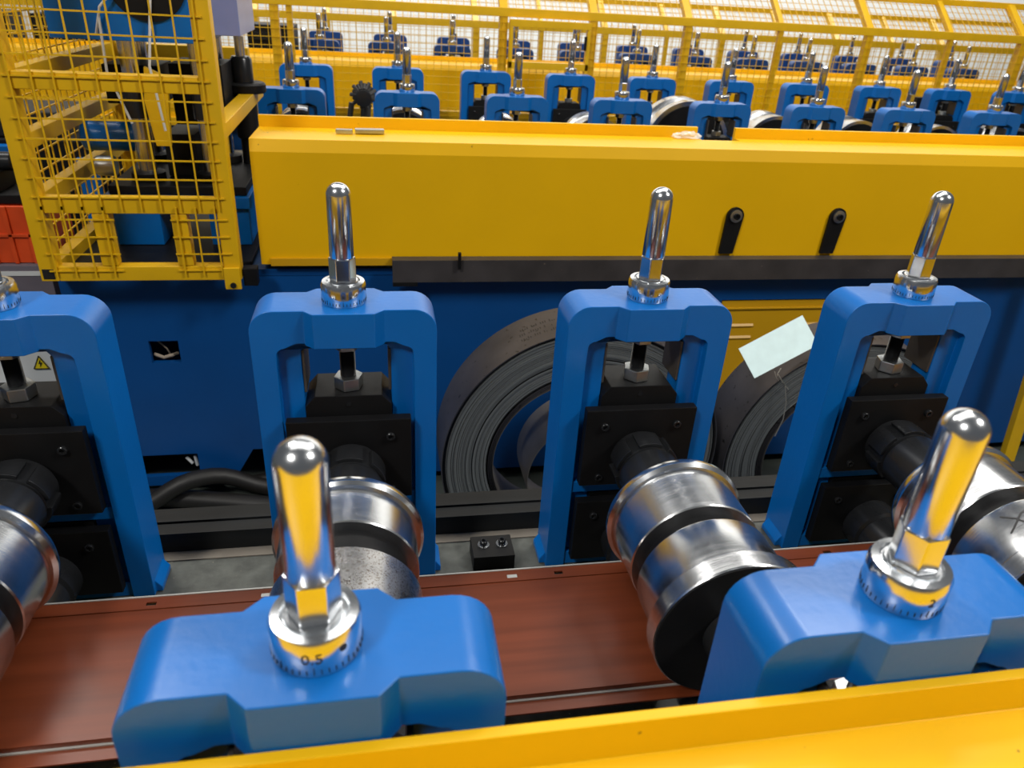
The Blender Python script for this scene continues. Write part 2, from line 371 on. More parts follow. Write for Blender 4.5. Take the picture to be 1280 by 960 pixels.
# ------------------------------------------------------------------ rolls of the nearest machine (axis along y)
def make_roll(label, kind='a', parent_loc=(0, 0, 1.02), mark=False):
    x = parent_loc[0]
    t = empty('forming_roll', (x, 0.78, 1.02), label, 'forming roll', 'top forming rolls of the nearest machine')
    def L(name, prof, m, seg=72, **k): return MB().lathe([(r, y - 0.78) for r, y in prof], 'y', (0, 0, 0), seg).build(name, m, t, ang=30, **k)
    L('shaft', [(0.030, 0.492), (0.036, 0.495), (0.036, 1.055), (0.030, 1.058)], BLACK_S, 40)
    # lock nut with slots: a ring of lugs proud of its body
    L('lock_nut', [(0.046, 1.004), (0.0495, 1.006), (0.0495, 1.058), (0.046, 1.060)], BLACK_S)
    mb = MB()
    for k in range(6):
        a0 = math.radians(60 * k + 8); pts = []
        for i in range(9): a = a0 + math.radians(44) * i / 8; pts.append((0.0565 * math.cos(a), 0.0565 * math.sin(a)))
        for i in range(8, -1, -1): a = a0 + math.radians(44) * i / 8; pts.append((0.049 * math.cos(a), 0.049 * math.sin(a)))
        mb.prism(pts, 'y', 1.006 - 0.78, 1.046 - 0.78)
    mb.build('lock_nut_lug', BLACK_S, t, bevel=0.0012)
    L('spacer', [(0.050, 0.895), (0.0525, 0.898), (0.0525, 0.996), (0.049, 1.002)], BLACK_S)
    if kind == 'b':   # roll whose near end shows no wide rim
        L('flange', [(0.094, 0.868), (0.104, 0.869), (0.1085, 0.874), (0.1085, 0.883), (0.105, 0.890), (0.05, 0.890)], CHROME)
        L('barrel', [(0.06, 0.868), (0.098, 0.868), (0.098, 0.800), (0.0965, 0.7975), (0.06, 0.7975)], CHROME_R)
        L('groove_spacer', [(0.082, 0.7975), (0.082, 0.748)], BLACK)
        L('barrel', [(0.06, 0.748), (0.097, 0.748), (0.099, 0.745), (0.099, 0.655), (0.097, 0.652), (0.06, 0.652)], STEEL_W)
        L('end_face', [(0.092, 0.6525), (0.092, 0.640), (0.05, 0.640), (0.05, 0.640)], BLACK)
    else:
        L('flange', [(0.094, 0.868), (0.1035, 0.869), (0.1085, 0.874), (0.1085, 0.881), (0.105, 0.889), (0.05, 0.889)], CHROME)
        L('barrel', [(0.06, 0.868), (0.099, 0.868), (0.099, 0.784), (0.0975, 0.7815), (0.06, 0.7815)], CHROME_R)
        L('groove_spacer', [(0.080, 0.7815), (0.080, 0.752)], BLACK)
        L('barrel', [(0.06, 0.752), (0.0985, 0.752), (0.100, 0.749), (0.100, 0.672), (0.06, 0.672)], CHROME_R)
        L('flange', [(0.09, 0.672), (0.111, 0.672), (0.1125, 0.670), (0.1125, 0.645), (0.111, 0.643), (0.09, 0.643)], CHROME_R)
        L('end_face', [(0.1095, 0.6435), (0.1095, 0.6415), (0.05, 0.6405)], BLACK)
    L('hub', [(0.046, 0.641), (0.0475, 0.639), (0.0475, 0.50), (0.045, 0.498)], SHAFT, 48)
    if mark:
        mb = MB()
        def stroke(pts, wdt):
            R = 0.1004; path = []
            n = len(pts)
            for i in range(n - 1):
                (a0, y0), (a1, y1) = pts[i], pts[i + 1]
                for q in range(5):
                    s = q / 4; path.append((a0 + (a1 - a0) * s, y0 + (y1 - y0) * s))
            vs = []; fs = []
            for i, (a, y) in enumerate(path):
                a2, y2 = path[min(i + 1, len(path) - 1)]; a1_, y1_ = path[max(i - 1, 0)]
                da, dy = (a2 - a1_) * R, (y2 - y1_); l = math.hypot(da, dy) or 1; na, ny = -dy / l * wdt / R, da / l * wdt
                for sgn in (-1, 1):
                    aa = a + sgn * na; yy = y + sgn * ny - 0.78; vs.append((R * math.cos(aa), yy, R * math.sin(aa)))
            for i in range(len(path) - 1): fs.append((2 * i, 2 * i + 1, 2 * i + 3, 2 * i + 2))
            mb.add(vs, fs)
        A = math.radians(118)
        stroke([(A + 0.16, 0.737), (A + 0.02, 0.722), (A - 0.08, 0.700), (A - 0.02, 0.690)], 0.0013)
        stroke([(A + 0.24, 0.705), (A + 0.08, 0.715), (A - 0.10, 0.728), (A - 0.22, 0.731)], 0.0013)
        tag(mb.build('pen_mark', INK, t), 'black hand-drawn X')
    return t
make_roll('polished steel roll cut off by the left edge, below the leftmost stand', 'a', (X0 - 0.5, 0, 0))
make_roll('steel roll with a speckled worn band, behind the big chrome rod at the left', 'b', (X0, 0, 0))
make_roll('shiny two-step steel roll with a wide black end, in the middle of the red-brown strip', 'a', (X0 + 0.5, 0, 0))
make_roll('bright steel roll with a hand-drawn X, at the right edge', 'a', (X0 + 1.0, 0, 0), mark=True)
def make_lower(label, x):
    t = empty('lower_roll', (x, 0.78, 0.841), label, 'lower roll', 'lower rolls under the strip')
    def L(name, prof, m): return MB().lathe([(r, y - 0.78) for r, y in prof], 'y', (0, 0, 0), 48).build(name, m, t, ang=30)
    L('shaft', [(0.033, 0.49), (0.033, 1.060)], BLACK_S)
    L('lock_nut', [(0.046, 1.0), (0.052, 1.004), (0.052, 1.045), (0.048, 1.05)], BLACK_S)
    L('spacer', [(0.048, 0.868), (0.048, 0.998)], BLACK_S)
    L('barrel', [(0.05, 0.676), (0.073, 0.676), (0.073, 0.866), (0.05, 0.866)], CHROME_R)
    return t
for k, l in ((-1, 'dark lower roll under the strip at the left edge'), (0, 'dark lower roll under the strip beneath the worn roll'),
             (1, 'dark lower roll under the strip beneath the middle roll'), (2, 'dark lower roll under the strip beneath the roll marked X')):
    make_lower(l, X0 + 0.5 * k)

# ------------------------------------------------------------------ strip
st = empty('metal_strip', (0, 0.77, 0.9145), 'long red-brown coated metal strip running lengthwise between the rolls', 'metal strip')
def SL(*a): return MB().box(a[0], a[1], a[2] - 0.77, a[3] - 0.77, a[4] - 0.9145, a[5] - 0.9145)
SX0, SX1 = -1.6, 3.2
SL(SX0, SX1, 0.664, 0.873, 0.915, 0.9175).build('sheet', STRIP, st, smooth=False)
# far flange, with punched slots left open
def flange_with_slots(y0, y1, z0, z1, slots, name, m):
    mb = MB(); xs = SX0
    ym0, ym1 = y0 + 0.007, y0 + 0.014
    mb.box(SX0, SX1, y0 - 0.77, ym0 - 0.77, z0 - 0.9145, z1 - 0.9145); mb.box(SX0, SX1, ym1 - 0.77, y1 - 0.77, z0 - 0.9145, z1 - 0.9145)
    for a, b_ in slots:
        mb.box(xs, a, ym0 - 0.77, ym1 - 0.77, z0 - 0.9145, z1 - 0.9145); xs = b_
    mb.box(xs, SX1, ym0 - 0.77, ym1 - 0.77, z0 - 0.9145, z1 - 0.9145)
    return mb.build(name, m, st, smooth=False)
sl = []
x = -1.46
while x < 3.0: sl.append((x, x + 0.013)); x += 0.078
sl2 = [(-0.352, -0.338), (0.262, 0.276), (0.735, 0.749)]
flange_with_slots(0.8735, 0.897, 0.9165, 0.9190, sl2, 'far_flange', STRIP)
SL(SX0, SX1, 0.897, 0.8995, 0.904, 0.9205).build('cut_edge', EDGE, st, smooth=False)
for a in (-0.19, 0.185, 0.56):
    tag(MB().box(a, a + 0.016, 0.880 - 0.77, 0.887 - 0.77, 0.9188 - 0.9145, 0.9196 - 0.9145).build('punched_tab', EDGE, st, bevel=0.0003), 'bare metal punched tab')
SL(SX0, SX1, 0.6615, 0.664, 0.906, 0.9175).build('step_face', STRIP, st, smooth=False)
SL(SX0, SX1, 0.6585, 0.6615, 0.906, 0.9095).build('hem_edge', EDGE, st, smooth=False)
SL(SX0, SX1, 0.640, 0.6585, 0.905, 0.9075).build('near_flange', STRIP, st, smooth=False)

# ------------------------------------------------------------------ bed of the nearest machine
bd = empty('machine_bed', (0, 0.78, 0), 'grey dirty bed plate of the nearest machine under the red-brown strip', 'machine bed')
MB().box(-2.2, 3.6, 0.28 - 0.78, 1.20 - 0.78, 0.70, 0.75).build('bed_plate', BEDTOP, bd, bevel=0.003)
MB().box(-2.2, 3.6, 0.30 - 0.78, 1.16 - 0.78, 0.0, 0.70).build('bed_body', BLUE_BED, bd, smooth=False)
MB().box(-2.2, 3.6, 1.172 - 0.78, 1.199 - 0.78, 0.7502, 0.7525).build('bare_ledge', LEDGE, bd, smooth=False)
r = empty('steel_rail', (0, 1.23, 0.7525), 'long dark steel rail on the far edge of the bed, in front of the coils', 'steel rail')
MB().box(-2.2, 3.6, -0.034, -0.002, 0.0, 0.044).build('rail_bar', DKGREY, r, bevel=0.0015)
MB().box(-2.2, 3.6, -0.0015, 0.040, 0.0, 0.0485).build('rail_bar', DKGREY, r, bevel=0.0015)
t = empty('clamp_block', (0.20, 1.112, 0.75), 'small black clamp block with two socket bolts on the grey bed edge', 'clamp block')
MB().box(-0.040, 0.040, -0.028, 0.034, 0, 0.034).build('block', BLACK, t, bevel=0.0015)
for sx in (-0.017, 0.019):
    MB().lathe([(0.0115, 0.034), (0.0115, 0.0365), (0.007, 0.0368)], 'z', (sx, 0.006, 0), 24).build('washer', CHROME, t)
    MB().lathe([(0.0075, 0.0366), (0.0075, 0.0455), (0.0065, 0.0465), (0.004, 0.0465), (0.0036, 0.040)], 'z', (sx, 0.006, 0), 20).build('bolt', BLACK_S, t)

# near yellow cover
t = empty('safety_cover', (0, 0.2, 1.17), 'yellow sheet cover across the bottom of the photo, nearest to the viewer', 'machine cover')
mb = MB().prism([(0.372 - 0.2, 0.08), (0.362 - 0.2, 0.08), (0.356 - 0.2, 0.048), (-0.4, 0.048), (-0.4, 0.042), (0.372 - 0.2, 0.042)], 'x', -1.8, 3.2)
mb.build('folded_sheet', YEL, t, bevel=0.0015)
MB().box(-1.8, 3.2, -0.36, 0.09, -0.415, 0.0415).build('cover_body', YEL, t, smooth=False)

# ------------------------------------------------------------------ steel coils standing on the floor
def coil(cx, y, R, Ri, depth, label, loose=None):
    cz = R + 0.002
    t = empty('steel_coil', (cx, y, cz), label, 'steel coil', 'steel coils between the machines')
    seg = 128
    # wound body: front face, bore
    MB().lathe([(Ri + 0.012, 0.001), (R - 0.016, 0.0)], 'y', (0, 0, 0), seg)  # (profile reference only)
    mb = MB(); prof = [(Ri + 0.03, depth), (Ri + 0.03, 0.004)]
    r = Ri + 0.03; rnd = random.Random(int(cx * 100))
    while r < R - 0.015:
        wv = rnd.uniform(0.004, 0.013); d = rnd.uniform(0.0, 0.006)
        prof += [(r + 0.0008, d), (min(r + wv, R - 0.0138), d + rnd.uniform(-0.0008, 0.0008)), (min(r + wv, R - 0.0138) + 0.0004, d + 0.006)]
        r += wv + 0.001
    prof += [(R - 0.0135, 0.003), (R - 0.0135, depth)]
    mb.lathe(prof, 'y', (0, 0, 0), seg, closed=True); mb.build('wound_strip', COILF, t, ang=30)
    MB().lathe([(R - 0.003, 0.0), (R, 0.0), (R, depth), (R - 0.003, depth)], 'y', (0, 0, 0), seg, closed=True).build('outer_wrap', COILO, t, ang=30)
    MB().lathe([(R - 0.0125, 0.010), (R - 0.0035, 0.010), (R - 0.0035, depth - 0.01), (R - 0.0125, depth - 0.01)], 'y', (0, 0, 0), seg, closed=True).build('gap_shade_ring', GAP_SHADE, t, ang=30)  # dark ring paints the shade of the gap beneath the outer wrap
    if loose:   # faint stamped print on the outer wrap
        mb = MB(); rp = random.Random(3)
        for row in range(3):
            a = math.radians(118)
            while a > math.radians(103):
                if rp.random() < 0.75:
                    y0 = 0.05 + 0.03 * row; w_ = rp.uniform(0.006, 0.016); Rr = R + 0.0004
                    mb.add([(Rr * math.cos(a + t_), y_, Rr * math.sin(a + t_)) for t_, y_ in ((0, y0), (0, y0 + w_), (-0.008, y0 + w_), (-0.008, y0))], [(0, 1, 2, 3)])
                a -= 0.016
        tag(mb.build('print_mark', INK, t, smooth=False), 'faint dark stamped print')
    # separate loose inner turns
    for k in range(4):
        r = Ri + 0.004 + 0.0065 * k
        MB().lathe([(r, 0.0 + 0.002 * k), (r + 0.0014, 0.002 * k), (r + 0.0014, depth), (r, depth)], 'y', (0.002 * (k - 2), 0, -0.002 * k), seg, closed=True).build('inner_wrap', INNER if k == 0 else COILO, t, ang=30)
    if loose:
        rl = loose
        MB().lathe([(rl, 0.0), (rl + 0.0018, 0.0), (rl + 0.0018, depth), (rl, depth)], 'y', (0.035, 0.0, -(Ri - rl) + 0.004), seg, closed=True).build('loose_turn', INNER, t, ang=30)
    return t
coil(0.609, 1.88, 0.442, 0.275, 0.19, 'large dark coil of steel strip on the floor, left one, with a loose inner turn', loose=0.205)
c2 = coil(1.50, 1.88, 0.410, 0.262, 0.19, 'dark coil of steel strip on the floor, right one, under the pale paper tag')
t = empty('paper_tag', (1.2, 1.9, 0.79), 'pale blue-white blank paper tag wired to the top of the right coil', 'paper tag')
def ptag(p): return Vector(p) - Vector((1.2, 1.9, 0.79))
corners = [ptag((1.283, 1.95, 0.894)), ptag((1.326, 1.895, 0.818)), ptag((1.121, 1.865, 0.724)), ptag((1.078, 1.92, 0.799))]
n = (corners[1] - corners[0]).cross(corners[3] - corners[0]).normalized() * 0.001
MB().add([p - n for p in corners] + [p + n for p in corners], [(0, 1, 2, 3), (7, 6, 5, 4), (0, 4, 5, 1), (1, 5, 6, 2), (2, 6, 7, 3), (3, 7, 4, 0)]).build('sheet', PAPER, t, smooth=False)
mb = MB()
mb.tube([ptag(p) for p in ((1.205, 1.872, 0.752), (1.192, 1.862, 0.735), (1.200, 1.858, 0.715), (1.188, 1.858, 0.728), (1.182, 1.864, 0.745))], 0.0015, 6)
mb.tube([ptag(p) for p in ((1.196, 1.864, 0.735), (1.225, 1.858, 0.70), (1.240, 1.852, 0.64), (1.243, 1.85, 0.58), (1.228, 1.848, 0.52))], 0.0017, 6)
mb.tube([ptag(p) for p in ((1.196, 1.862, 0.735), (1.215, 1.866, 0.71), (1.245, 1.866, 0.68))], 0.0014, 6)
mb.build('tie_wire', WIRE, t)

# cables on the floor
for i, (pts, rr, l) in enumerate([
    ([(-1.25, 2.33, 0.037), (-0.86, 2.375, 0.037), (-0.66, 2.335, 0.037), (-0.45, 2.285, 0.037), (-0.25, 2.23, 0.037), (0.05, 2.18, 0.037)], 0.034, 'thick black cable nearest the viewer on the floor by the blue bed'),
    ([(-1.2, 2.20, 0.034), (-0.85, 2.28, 0.04), (-0.72, 2.32, 0.13), (-0.58, 2.37, 0.125), (-0.45, 2.385, 0.034), (-0.2, 2.38, 0.034), (0.1, 2.38, 0.034)], 0.030, 'black cable climbing over the thick cable towards the right'),
    ([(-0.52, 2.43, 0.03), (-0.40, 2.47, 0.03), (-0.2, 2.49, 0.03), (0.1, 2.52, 0.03)], 0.026, 'thinner black cable slipping under the blue bed')]):
    P = []
    for a, b_ in zip(pts[:-1], pts[1:]):
        for q in range(4): P.append(Vector(a).lerp(Vector(b_), q / 4))
    P.append(Vector(pts[-1]))
    for _ in range(3): P = [P[0]] + [(P[j - 1] + P[j] * 2 + P[j + 1]) / 4 for j in range(1, len(P) - 1)] + [P[-1]]
    tag(MB().tube(P, rr, 12).build('cable', RUBBER), l, 'cable', 'floor cables')

# ------------------------------------------------------------------ middle machine: blue bed with cutouts
def plate_with_holes(mb, x0, x1, z0, z1, holes, y0, y1):
    xs = sorted({x0, x1} | {h[0] for h in holes} | {h[1] for h in holes}); zs = sorted({z0, z1} | {h[2] for h in holes} | {h[3] for h in holes})
    for i in range(len(xs) - 1):
        run = None
        for j in range(len(zs) - 1):
            cx, cz = (xs[i] + xs[i + 1]) / 2, (zs[j] + zs[j + 1]) / 2
            hole = any(h[0] < cx < h[1] and h[2] < cz < h[3] for h in holes)
            if hole:
                if run is not None: mb.box(xs[i], xs[i + 1], y0, y1, run, zs[j]); run = None
            elif run is None: run = zs[j]
        if run is not None: mb.box(xs[i], xs[i + 1], y0, y1, run, zs[-1])
t = empty('machine_bed', (0, 3.4, 0), 'long blue steel bed of the middle machine behind the coils', 'machine bed')
holes = [(-0.765, -0.672, 0.553, 0.634), (-0.96, -0.672, 0.090, 0.182), (1.25, 1.86, 0.265, 0.755), ] + [(-0.560 + 0.0021 * q, -0.30, 0.05 + 0.0035 * q, 0.05 + 0.0035 * (q + 1)) for q in range(40)]
mb = MB(); plate_with_holes(mb, -0.995, 4.6, 0.05, 0.86, holes, 2.42 - 3.4, 2.44 - 3.4)
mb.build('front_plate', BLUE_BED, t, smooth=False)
t_wall = t
t = empty('machine_table', (0, 3.4, 0), 'grey table plate carrying the small blue stands of the middle machine', 'machine bed')
MB().box(-0.995, 4.6, 2.46 - 3.4, 4.95 - 3.4, 0.70, 0.75).build('bed_plate', BEDTOP, t, smooth=False)
MB().box(-0.990, -0.975, 2.46 - 3.4, 4.9 - 3.4, 0.0, 0.699).build('end_plate', BLUE_BED, t, smooth=False)
MB().box(-0.99, 4.6, 2.75 - 3.4, 2.77 - 3.4, 0.0, 0.699).build('inner_web', BLUE_BED, t, smooth=False)
t = t_wall
MB().box(-0.995, 4.6, 2.42 - 3.4, 2.90 - 3.4, 0.862, 0.8845).build('top_ledge', BLUE_BED, t, smooth=False)
mb = MB()
mb.tube([(-0.76, -0.955, 0.575), (-0.73, -0.962, 0.565), (-0.70, -0.957, 0.572), (-0.69, -0.94, 0.569)], 0.006, 8)
mb.tube([(-0.75, -0.94, 0.62), (-0.72, -0.945, 0.59), (-0.71, -0.94, 0.555)], 0.003, 8)
tag(mb.build('loose_wire', BEIGE, t), 'wires hanging in the square cutout')
mb = MB(); mb.tube([(-0.72, -0.95, 0.15), (-0.70, -0.955, 0.125)], 0.006, 8); mb.tube([(-0.69, -0.95, 0.155), (-0.685, -0.955, 0.115)], 0.006, 8)
mb.build('hose_end', WHITE, t)
# louvred yellow panel set in the bed
p = MB().box(1.255, 1.855, 2.426 - 3.4, 2.436 - 3.4, 0.27, 0.75).build('louvre_panel', YEL_DK, t, bevel=0.002); p['label'] = 'orange-yellow panel with louvre slots'
MB().box(1.255, 1.855, 2.418 - 3.4, 2.426 - 3.4, 0.715, 0.722).build('fold', YEL_DK, p, bevel=0.002)
for k in range(2):
    for xx in (1.31, 1.62):
        MB().prism([(2.426 - 3.4, 0.655 - 0.050 * k), (2.419 - 3.4, 0.646 - 0.050 * k), (2.426 - 3.4, 0.638 - 0.050 * k)], 'x', xx, xx + 0.09).build('louvre', YEL_DK, p, bevel=0.001)

# long yellow drive cover
t = empty('drive_cover', (0, 2.6, 0.885), 'long yellow box cover of the middle machine, behind the large blue stands', 'machine cover')
XC0, XC1 = -0.372, 4.4
def CV(): return MB()
prof = [(2.400, 0.908), (2.400, 1.262), (2.412, 1.298), (2.652, 1.292), (2.652, 1.328), (2.668, 1.328), (2.668, 0.908)]
prof = [(a - 2.6, b_ - 0.885) for a, b_ in prof]
NX0, NX1 = 1.146, 1.292          # notch in the upstand
mb = MB()
body = [(a, b_) for a, b_ in prof]
low = [(2.400, 0.908), (2.400, 1.262), (2.412, 1.298), (2.600, 1.2935), (2.600, 0.908)]
mb.prism([(a - 2.6, b_ - 0.885) for a, b_ in low], 'x', XC0, XC1)
rear = [(2.600, 0.908), (2.600, 1.2935), (2.652, 1.292), (2.652, 1.328), (2.668, 1.328), (2.668, 0.908)]
rear = [(a - 2.6, b_ - 0.885) for a, b_ in rear]
mb.prism(rear, 'x', XC0, NX0); mb.prism(rear, 'x', NX1, XC1)
mb.build('folded_sheet', YEL, t, smooth=False)
for xx in (1.213, 1.604):
    pts = [(-0.026, 0.944 - 0.885), (0.026, 0.944 - 0.885)] + arc(0, 1.078 - 0.885, 0.031, 0, 180, 10)
    o = MB().prism([(a + xx + (0.010 if b_ > 0.1 else 0), b_) for a, b_ in pts], 'y', 2.388 - 2.6, 2.3995 - 2.6).build('hanger_plate', BLACK, t, bevel=0.001)
    q = MB().lathe([(0.022, 2.388 - 2.6), (0.022, 2.382 - 2.6), (0.014, 2.381 - 2.6)], 'y', (xx + 0.010, 0, 1.080 - 0.885), 28).build('washer', ZINC, o)
    MB().lathe([(0.011, 2.382 - 2.6), (0.011, 2.374 - 2.6), (0.006, 2.374 - 2.6), (0.005, 2.378 - 2.6)], 'y', (xx + 0.010, 0, 1.080 - 0.885), 20).build('bolt', BLACK, o)
MB().box(XC0 + 0.03, 0.043, 2.390 - 2.6, 2.3995 - 2.6, 0.905 - 0.885, 0.930 - 0.885).build('bottom_lip', YEL_DK, t, bevel=0.001)
t = empty('angle_bar', (0, 2.38, 0.86), 'long dark steel angle bar along the foot of the yellow drive cover', 'angle bar')
MB().prism([(-0.03, 0.0), (-0.03, 0.076), (0.012, 0.076), (0.012, 0.07), (-0.024, 0.07), (-0.024, 0.0)], 'x', 0.043, 4.4).build('angle', ANGLE, t, bevel=0.001)
MB().box(0.043, 0.125, -0.03, 0.0, -0.014, -0.0005).build('end_pad', BLACK, t, bevel=0.001)
MB().box(0.256, 0.266, -0.045, -0.031, 0.05, 0.105).build('clip', BLACK, t, bevel=0.001)
# two flat offcuts and a scrap of film on the cover
for (xa, xb, ya, yb, a, l) in ((-0.122, -0.070, 2.525, 2.545, -0.10, 'short flat steel offcut, left of two lying on the yellow cover'), (-0.062, 0.030, 2.53, 2.565, 0.06, 'longer flat steel offcut, right of two lying on the yellow cover')):
    o = MB().box((xa - xb) / 2, (xb - xa) / 2, -(yb - ya) / 2, (yb - ya) / 2, 0, 0.012).build('steel_offcut', ZINC, bevel=0.001)
    o.location = ((xa + xb) / 2, (ya + yb) / 2, 1.2985); o.rotation_euler = (-0.024, 0, a); tag(o, l, 'metal offcut', 'flat offcuts on the yellow cover')
bm = bmesh.new(); bmesh.ops.create_icosphere(bm, subdivisions=3, radius=1)
for v in bm.verts:
    k = 1 + random.uniform(-0.28, 0.28); v.co = Vector((v.co.x * 0.052 * k, v.co.y * 0.022 * k, max(v.co.z, -0.2) * 0.017 * k))
me = bpy.data.meshes.new('plastic_film'); bm.to_mesh(me); bm.free(); me.materials.append(FILM)
o = bpy.data.objects.new('plastic_film', me); COL.objects.link(o); o.location = (1.10, 2.625, 1.299); tag(o, 'crumpled scrap of clear plastic film on the yellow cover', 'plastic film')

# ------------------------------------------------------------------ stands and rolls of the middle machine
for k in range(0, 9):
    place_stand(-0.352 + 0.5 * k, 3.589, math.pi, 'small blue roll stand, front row of the middle machine, %s from the left' % ORD[k], 'front row stands of the middle machine')
for k in range(0, 10):
    place_stand(-0.361 + 0.5 * k, 4.584, 0, 'small blue roll stand, back row of the middle machine, %s from the left' % ORD[k], 'back row stands of the middle machine')
def make_far_roll(x, R, y, lab):
    t = empty('forming_roll', (x, 4.09, 1.02), lab, 'forming roll', 'rolls of the middle machine')
    def L(name, prof, m): return MB().lathe([(a, b_ - 4.09) for a, b_ in prof], 'y', (0, 0, 0), 56).build(name, m, t, ang=30)
    L('shaft', [(0.035, 3.665), (0.035, 4.515)], BLACK_S)
    L('barrel', [(0.06, y - 0.08), (R, y - 0.078), (R, y - 0.02), (R * 0.93, y - 0.016), (R * 0.93, y + 0.07), (R, y + 0.075), (R, y + 0.13), (0.06, y + 0.132)], CHROME_R)
    L('end_face', [(R * 0.9, y - 0.0825), (R * 0.9, y - 0.0805)], BLACK)
    L('spacer', [(0.05, y + 0.134), (0.05, 4.515)], BLACK_S)
    return t
RR = [0.135, 0.15, 0.125, 0.14, 0.235, 0.175, 0.165, 0.15, 0.15]
for k in range(9):
    make_far_roll(-0.356 + 0.5 * k, RR[k], 4.0, 'steel roll between the rows of the middle machine, %s from the left' % ORD[k])
# black junction housings standing on the bed
for (xx, l) in ((3.72, 'black upright plate housing between the stands at the right, left one'), (4.42, 'black upright plate housing at the right edge of the photo')):
    t = empty('plate_housing', (xx, 4.80, 0.75), l, 'plate housing', 'black plate housings')
    MB().box(-0.14, 0.14, -0.02, 0.02, 0, 0.47).build('plate', BLACK, t, bevel=0.003)
    MB().box(-0.17, 0.17, -0.12, -0.021, 0, 0.34).build('base', BLACK, t, bevel=0.003)
    for sx in (-0.03, 0.05): MB().cyl(0.006, -0.024, -0.02, 'y', (sx, 0, 0.42), 12).build('bolt', ZINC, t)
# black hose bundle left of the second stand
t = empty('hose_bundle', (-0.05, 4.1, 0.75), 'black ribbed hose bundle standing between the first two small stands', 'hose bundle')
MB().tube([(0, 0, 0), (0.0, 0, 0.25), (0.01, 0, 0.40), (0.0, -0.03, 0.47)], 0.026, 14).build('hose', RUBBER, t)
mb = MB()
for k in range(18):   # wavy loops of the bundle's collar
    a = 2 * math.pi * k / 18; rr_ = 0.052 + 0.012 * (k % 2)
    p = (rr_ * math.cos(a), -0.01, 0.46 + rr_ * math.sin(a)); q = (0.028 * math.cos(a), -0.03, 0.46 + 0.028 * math.sin(a))
    mb.tube([q, ((p[0] + q[0]) / 2, -0.02, (p[2] + q[2]) / 2), p], 0.010, 8)
mb.build('ruffled_collar', RUBBER, t)
MB().lathe([(0.030, -0.075), (0.040, -0.073), (0.040, -0.02), (0.030, -0.018)], 'y', (0.0, 0, 0.45), 20).build('end_ring', BLACK_S, t)
MB().tube([(-0.085, 0, 0), (-0.082, 0, 0.30), (-0.06, 0, 0.42)], 0.014, 8).build('side_hose', RUBBER, t)

# ------------------------------------------------------------------ press guard (left cage) and press
t = empty('press_guard', (-0.7, 2.8, 0.88), 'yellow welded tube guard with wire mesh around the press, upper left', 'machine guard')
OX, OY, OZ = -0.7, 2.8, 0.88
def tubeb(name, x0, x1, y0, y1, z0, z1, m=None, par=None, bev=0.003):
    return MB().box(x0 - OX, x1 - OX, y0 - OY, y1 - OY, z0 - OZ, z1 - OZ).build(name, m or YEL_FR, par or t, bevel=bev)
GL, GR, GF, GB = -0.990, -0.420, 2.30, 3.30
W5 = 0.05
for (px, py) in ((GL, GF), (GR - W5, GF), (GL, GB - W5), ):
    tubeb('post', px, px + W5, py, py + W5, 0.892, 2.0)
tubeb('post', GR - W5, GR, GB - W5, GB, 0.892, 1.14)
for z in (0.892, 1.098, 1.432, 1.95):
    tubeb('rail', GL + W5, GR - W5, GF, GF + W5 - 0.008, z, z + 0.045)
    if z != 1.98: tubeb('rail', GL, GL + W5 - 0.008, GF + W5, GB - W5, z, z + 0.045)
tubeb('rail', GL, GL + W5 - 0.008, GF + W5, GB - W5, 1.265, 1.31)
tubeb('rail', GL + 0.05, GR - 0.05, GB - W5, GB, 1.43, 1.475)
tubeb('rail', GR - W5, GR, GF + W5, GB - 0.1, 1.31, 1.352)
# short uprights framing the gap in the lowest bay
for xa in (-0.815, -0.600):
    tubeb('upright', xa, xa + 0.045, GF + 0.002, GF + 0.042, 0.938, 1.097)
# black bore in the open tube ends
tubeb('tube_bore', GL + 0.008, GL + 0.040, GF - 0.001, GF + 0.0005, 0.899, 0.930, RUBBER, bev=0)
tubeb('hinge_tab', GR - 0.05, GR - 0.002, GF - 0.012, GF - 0.001, 0.865, 0.935)
MB().cyl(0.009, GF - 0.018 - OY, GF - 0.0125 - OY, 'y', (GR - 0.025 - OX, 0, 0.880 - OZ), 16).build('bolt', BLACK_S, t)
tubeb('corner_block', GR + 0.002, GR + 0.045, GF + 0.01, GF + 0.05, 0.868, 0.925, BLACK)
# mesh
wr = 0.0021
mb = MB()
def wx(z, x0, x1, y): mb.box(x0 - OX, x1 - OX, y - wr - OY, y + wr - OY, z - wr - OZ, z + wr - OZ)
def wz(x, z0, z1, y): mb.box(x - wr - OX, x + wr - OX, y - wr * 2.6 - OY, y - wr * 0.6 - OY, z0 - OZ, z1 - OZ)
yy = GF - 0.003
z = 1.145
while z < 1.98: wx(z, GL + 0.03, GR - 0.02, yy); z += 0.0535
x = GL + 0.05
while x < GR - 0.03: wz(x, 1.11, 2.0, yy); x += 0.0535
for (xa, xb) in ((GL + 0.03, -0.765), (-0.60, GR - 0.03)):
    z = 0.925
    while z < 1.12: wx(z, xa, xb + 0.01, yy); z += 0.052
    x = xa + 0.02
    while x < xb: wz(x, 0.91, 1.12, yy); x += 0.0535
tag(mb.build('front_mesh', YEL_FR, t, smooth=False), kind='stuff')
mb = MB()
y = GF + 0.07
while y < GB - 0.05:
    mb.box(GL + 0.002 - OX, GL + 0.006 - OX, y - OY, y + 0.004 - OY, 0.93 - OZ, 1.97 - OZ); y += 0.0535
z = 0.96
while z < 1.95:
    mb.box(GL - 0.002 - OX, GL + 0.002 - OX, GF + 0.03 - OY, GB - OY, z - OZ, z + 0.004 - OZ); z += 0.0535
tag(mb.build('side_mesh', YEL_FR, t, smooth=False), kind='stuff')

